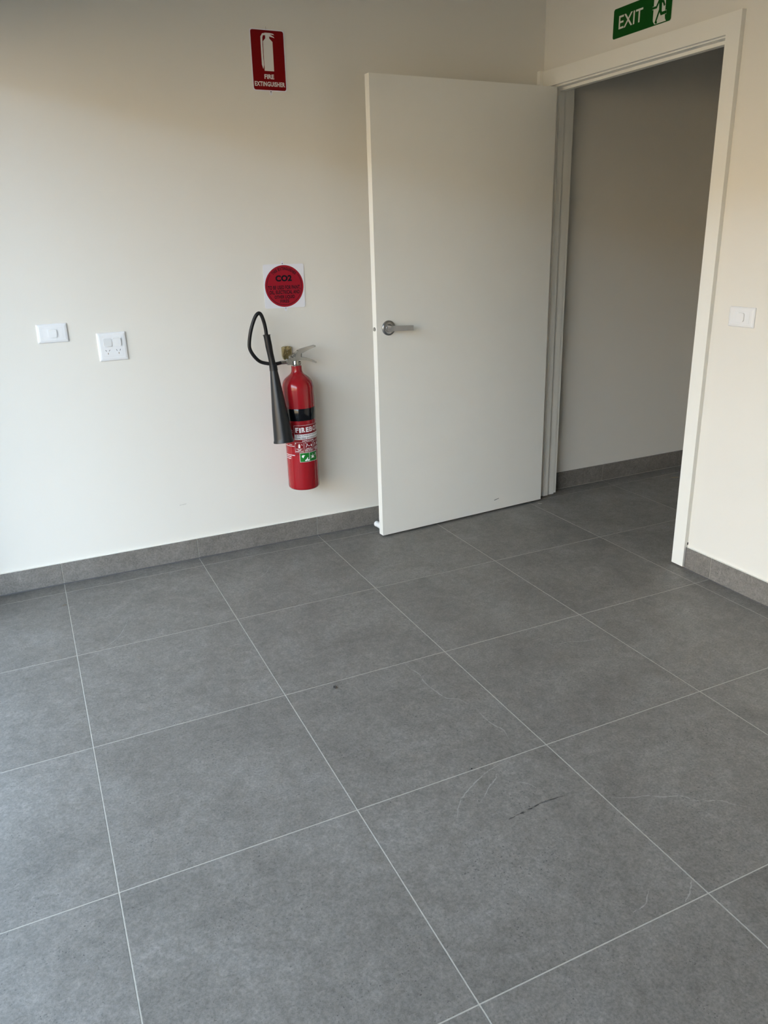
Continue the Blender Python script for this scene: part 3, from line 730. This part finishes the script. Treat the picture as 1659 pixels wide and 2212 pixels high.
channel([(1.1200, 0.9080), (1.1316, 0.9112), (1.1447, 0.9085), (1.1707, 0.9010), (1.1996, 0.8888), (1.2154, 0.8790)],
        [(1.1210, 0.8960), (1.1330, 0.8955), (1.1460, 0.8945), (1.1700, 0.8900), (1.1930, 0.8825), (1.2120, 0.8745)], [0.0115, 0.0115, 0.0115, 0.0105, 0.010, 0.006], 'carry_handle')
obj('lever_spring', tube([vx(1.1465, EY, 0.9380), vx(1.1450, EY, 0.9200), vx(1.1420, EY, 0.9060)], [0.0030, 0.0024, 0.0030], 12), M['screw'], fe, smooth=True)
kn = lathe([(0, 0), (0.0085, 0), (0.0095, 0.003), (0.0085, 0.011), (0.005, 0.013), (0, 0.013)], 18)
bmesh.ops.transform(kn, matrix=Matrix.Translation(vx(1.1265, EY-0.002, 0.8820)) @ Matrix.Rotation(math.radians(90), 4, 'Y'), verts=kn.verts)
obj('burst_disc_cap', kn, M['steel'], fe, smooth=True)
# hose, ferrule, grip and horn
HY = EY-0.010
hosep = [(1.0460, 0.000, 0.8910), (1.0172, -0.012, 0.8905), (0.9863, -0.008, 0.8935), (0.9520, 0.000, 0.9040), (0.9230, 0.000, 0.9310), (0.9060, 0.000, 0.9640), (0.9055, 0.000, 0.9940),
         (0.9150, -0.002, 1.0400), (0.9300, -0.004, 1.0810), (0.9440, -0.006, 1.1065), (0.9570, -0.008, 1.1150), (0.9665, -0.009, 1.1050), (0.9748, -0.010, 1.0780), (0.9800, -0.010, 1.0480), (0.9828, -0.010, 1.0120)]
hosep = [(x, y+0.012 if i < 4 else y, z) for i, (x, y, z) in enumerate(hosep)]
obj('hose', tube([vx(*p) for p in spline(hosep, 8)], 0.0078, 20), M['rubber'], fe, smooth=True)
fer = tube([vx(1.0420, 0.012, 0.8912), vx(1.0440, 0.012, 0.8912), vx(1.0660, 0.0125, 0.8910), vx(1.0690, 0.0125, 0.8910)], [0.0085, 0.0090, 0.0090, 0.0080], 8)
obj('hose_ferrule', fer, M['steel'], fe)
obj('swivel_nut', tube([vx(1.0680, 0.0125, 0.8910), vx(1.0765, 0.0135, 0.8910)], 0.0062, 14), M['nickel'], fe, smooth=True)
gp = [(0.9824, -0.012, 1.0216), (0.9826, -0.012, 1.0190), (0.9850, -0.014, 0.9950), (0.9872, -0.016, 0.9700), (0.9905, -0.018, 0.9400), (0.9945, -0.022, 0.9050), (0.9965, -0.026, 0.8840)]
gr_ = [0.0165, 0.0165, 0.0145, 0.0150, 0.0142, 0.0140, 0.0145]
P_ = [gp[0], (0.9825, -0.012, 1.0190), (0.9826, -0.012, 1.0186)] + gp[2:]; R_ = [0.0168, 0.0168, 0.0148, 0.0146, 0.0150, 0.0138, 0.0140, 0.0146]
# horn follows the cylinder's front-left flank
h0 = Vector((0.9965, -0.026, 0.8900)); h1 = Vector((1.0070, -0.0700, 0.5480))
obj('grip', tube([vx(*p) for p in P_], R_, 24), M['rubber'], fe, smooth=True)
hp, hr = [], []
for tt, r in ((0, 0.0150), (0.06, 0.0165), (0.2, 0.0215), (0.4, 0.0280), (0.6, 0.0345), (0.8, 0.0395), (0.94, 0.0428), (0.965, 0.0436), (0.985, 0.0462), (1.0, 0.0466)):
    hp.append(vx(*(h0+(h1-h0)*tt))); hr.append(r)
horn = tube(hp, hr, 40, closed=False)
inner = tube([hp[-1], hp[-3], hp[4]], [0.0446, 0.0408, 0.030], 40, bm=horn, closed=False)
obj('discharge_horn', horn, M['horn'], fe, smooth=True)
cl = tube([vx(0.9963, -0.004, 0.8935), vx(0.9963, -0.0410, 0.8935)], 0.0085, 16)
obj('hose_clip', tube([vx(*(h0+(h1-h0)*0.0)), vx(*(h0+(h1-h0)*0.07))], [0.0172, 0.0182], 28), M['rubber'], fe, smooth=True)
cl.free()
tag(fe, 'red carbon dioxide fire extinguisher with black band, hose and horn, hung on the back wall', 'extinguisher')

# yellow-zinc wall bracket behind the valve
br = empty('extinguisher_bracket', (1.1030, YB, 0.92))
bp_ = [(-0.0214, 0.0260), (-0.0120, 0.0300), (0.0, 0.0312), (0.0120, 0.0300), (0.0212, 0.0264), (0.0215, -0.0106), (0.0140, -0.0290), (-0.0160, -0.0290), (-0.0205, -0.0150)]
bmk = bmesh.new(); n = len(bp_)
fr_ = [bmk.verts.new((u, -0.0175-0.0045*(1-(u/0.0215)**2), v)) for u, v in bp_]; bk_ = [bmk.verts.new((u*1.02, 0.0, v)) for u, v in bp_]
bmk.faces.new(fr_); bmk.faces.new(bk_[::-1])
for i in range(n):
    j = (i+1) % n; bmk.faces.new((fr_[i], bk_[i], bk_[j], fr_[j]))
obj('bracket_plate', bmk, M['zinc'], br, bevel=0.0018)
for u, v in ((-0.0135, 0.0215), (0.0110, 0.0235), (-0.0010, 0.0130), (-0.0010, 0.0030)):
    c = lathe([(0, 0), (0.0028, 0), (0.0024, 0.0012), (0, 0.0016)], 16)
    bmesh.ops.transform(c, matrix=Matrix.Translation((u, -0.0205, v)) @ rm, verts=c.verts); obj('rivet', c, M['nickel'], br, smooth=True)
#obj('bracket_arm', boxes((0.004, 0.018, -0.0790, -0.010, -0.0290, -0.0260)), M['zinc'], br, bevel=0.0006, segs=1)
tag(br, 'yellow-zinc steel bracket on the back wall behind the extinguisher valve', 'bracket')
tag(fs, 'red and white fire extinguisher location sign high on the back wall', 'sign')
tag(cs, 'white square sign with a red disc and black writing, above the extinguisher', 'sign')
tag(xs, 'green exit sign with running figure above the doorway', 'sign')
tag(po_, 'white double power outlet with two rocker switches on the back wall', 'outlet')

bm = bmesh.new(); bm.faces.new([bm.verts.new(v) for v in ((0.541, YB-0.0003, 0.2700), (0.572, YB-0.0003, 0.2725), (0.573, YB-0.0003, 0.2765), (0.543, YB-0.0003, 0.2750))])
flat('scuff', bm, vein_mat('faint_scuff', (0.55, 0.55, 0.54), 0.18), bpy.data.objects['wall_back'])
# ------------------------------------------------------------------ small litter on the tiles
def crumb(x, y, r, sx_=1.0, sy_=1.0):
    bm = bmesh.new(); bmesh.ops.create_icosphere(bm, subdivisions=2, radius=r)
    for v in bm.verts: v.co *= random.uniform(0.75, 1.15); v.co.x *= sx_; v.co.y *= sy_
    mz = min(v.co.z for v in bm.verts)
    for v in bm.verts: v.co.z -= mz
    return bm
o = obj('crumb', crumb(0, 0, 0.0040, 1.0, 1.7), M['debris']); o.location = (0.7611, -1.2357, 0.0); o.rotation_euler.z = 0.3
tag(o, 'small black crumb lying near the middle of the floor beside a grout line', 'crumb')
o = obj('crumb', crumb(0, 0, 0.0022, 1, 1), M['debris']); o.location = (0.9502, -1.7960, 0.0)
tag(o, 'tiny black speck on the grout line nearer the viewer than the crumb', 'crumb')
bm = prism([(-0.009, -0.003), (0.008, -0.004), (0.012, 0.001), (-0.004, 0.004), (-0.011, 0.001)], 0, 0.0008, lambda u, v, d: (u, v, d))
o = obj('paint_flake', bm, M['flake']); o.location = (2.4420, -0.0560, 0.0); o.rotation_euler.z = -0.5
tag(o, 'pale paint flake on the floor below the hinge edge of the open door', 'flake')
o = obj('straw', tube([(0, 0, 0.0015), (0.02, -0.004, 0.0018), (0.045, -0.012, 0.0015)], 0.0014, 8), M['straw'], smooth=True); o.location = (3.3850, -0.0650, 0)
tag(o, 'short yellowish straw on the hallway floor by the right side of the doorway', 'straw')
o = obj('thread', tube(spline([(-0.012, 0.004, 0.001), (-0.008, -0.005, 0.001), (0.0, -0.003, 0.0015), (0.008, 0.0, 0.001), (0.003, 0.006, 0.0012), (-0.006, 0.004, 0.001)], 5), 0.0007, 6), M['thread'], smooth=True); o.location = (-0.0140, -0.1314, 0)
tag(o, 'small loop of brown thread on the tiles near the left skirting', 'thread')

bpy.context.view_layer.update()
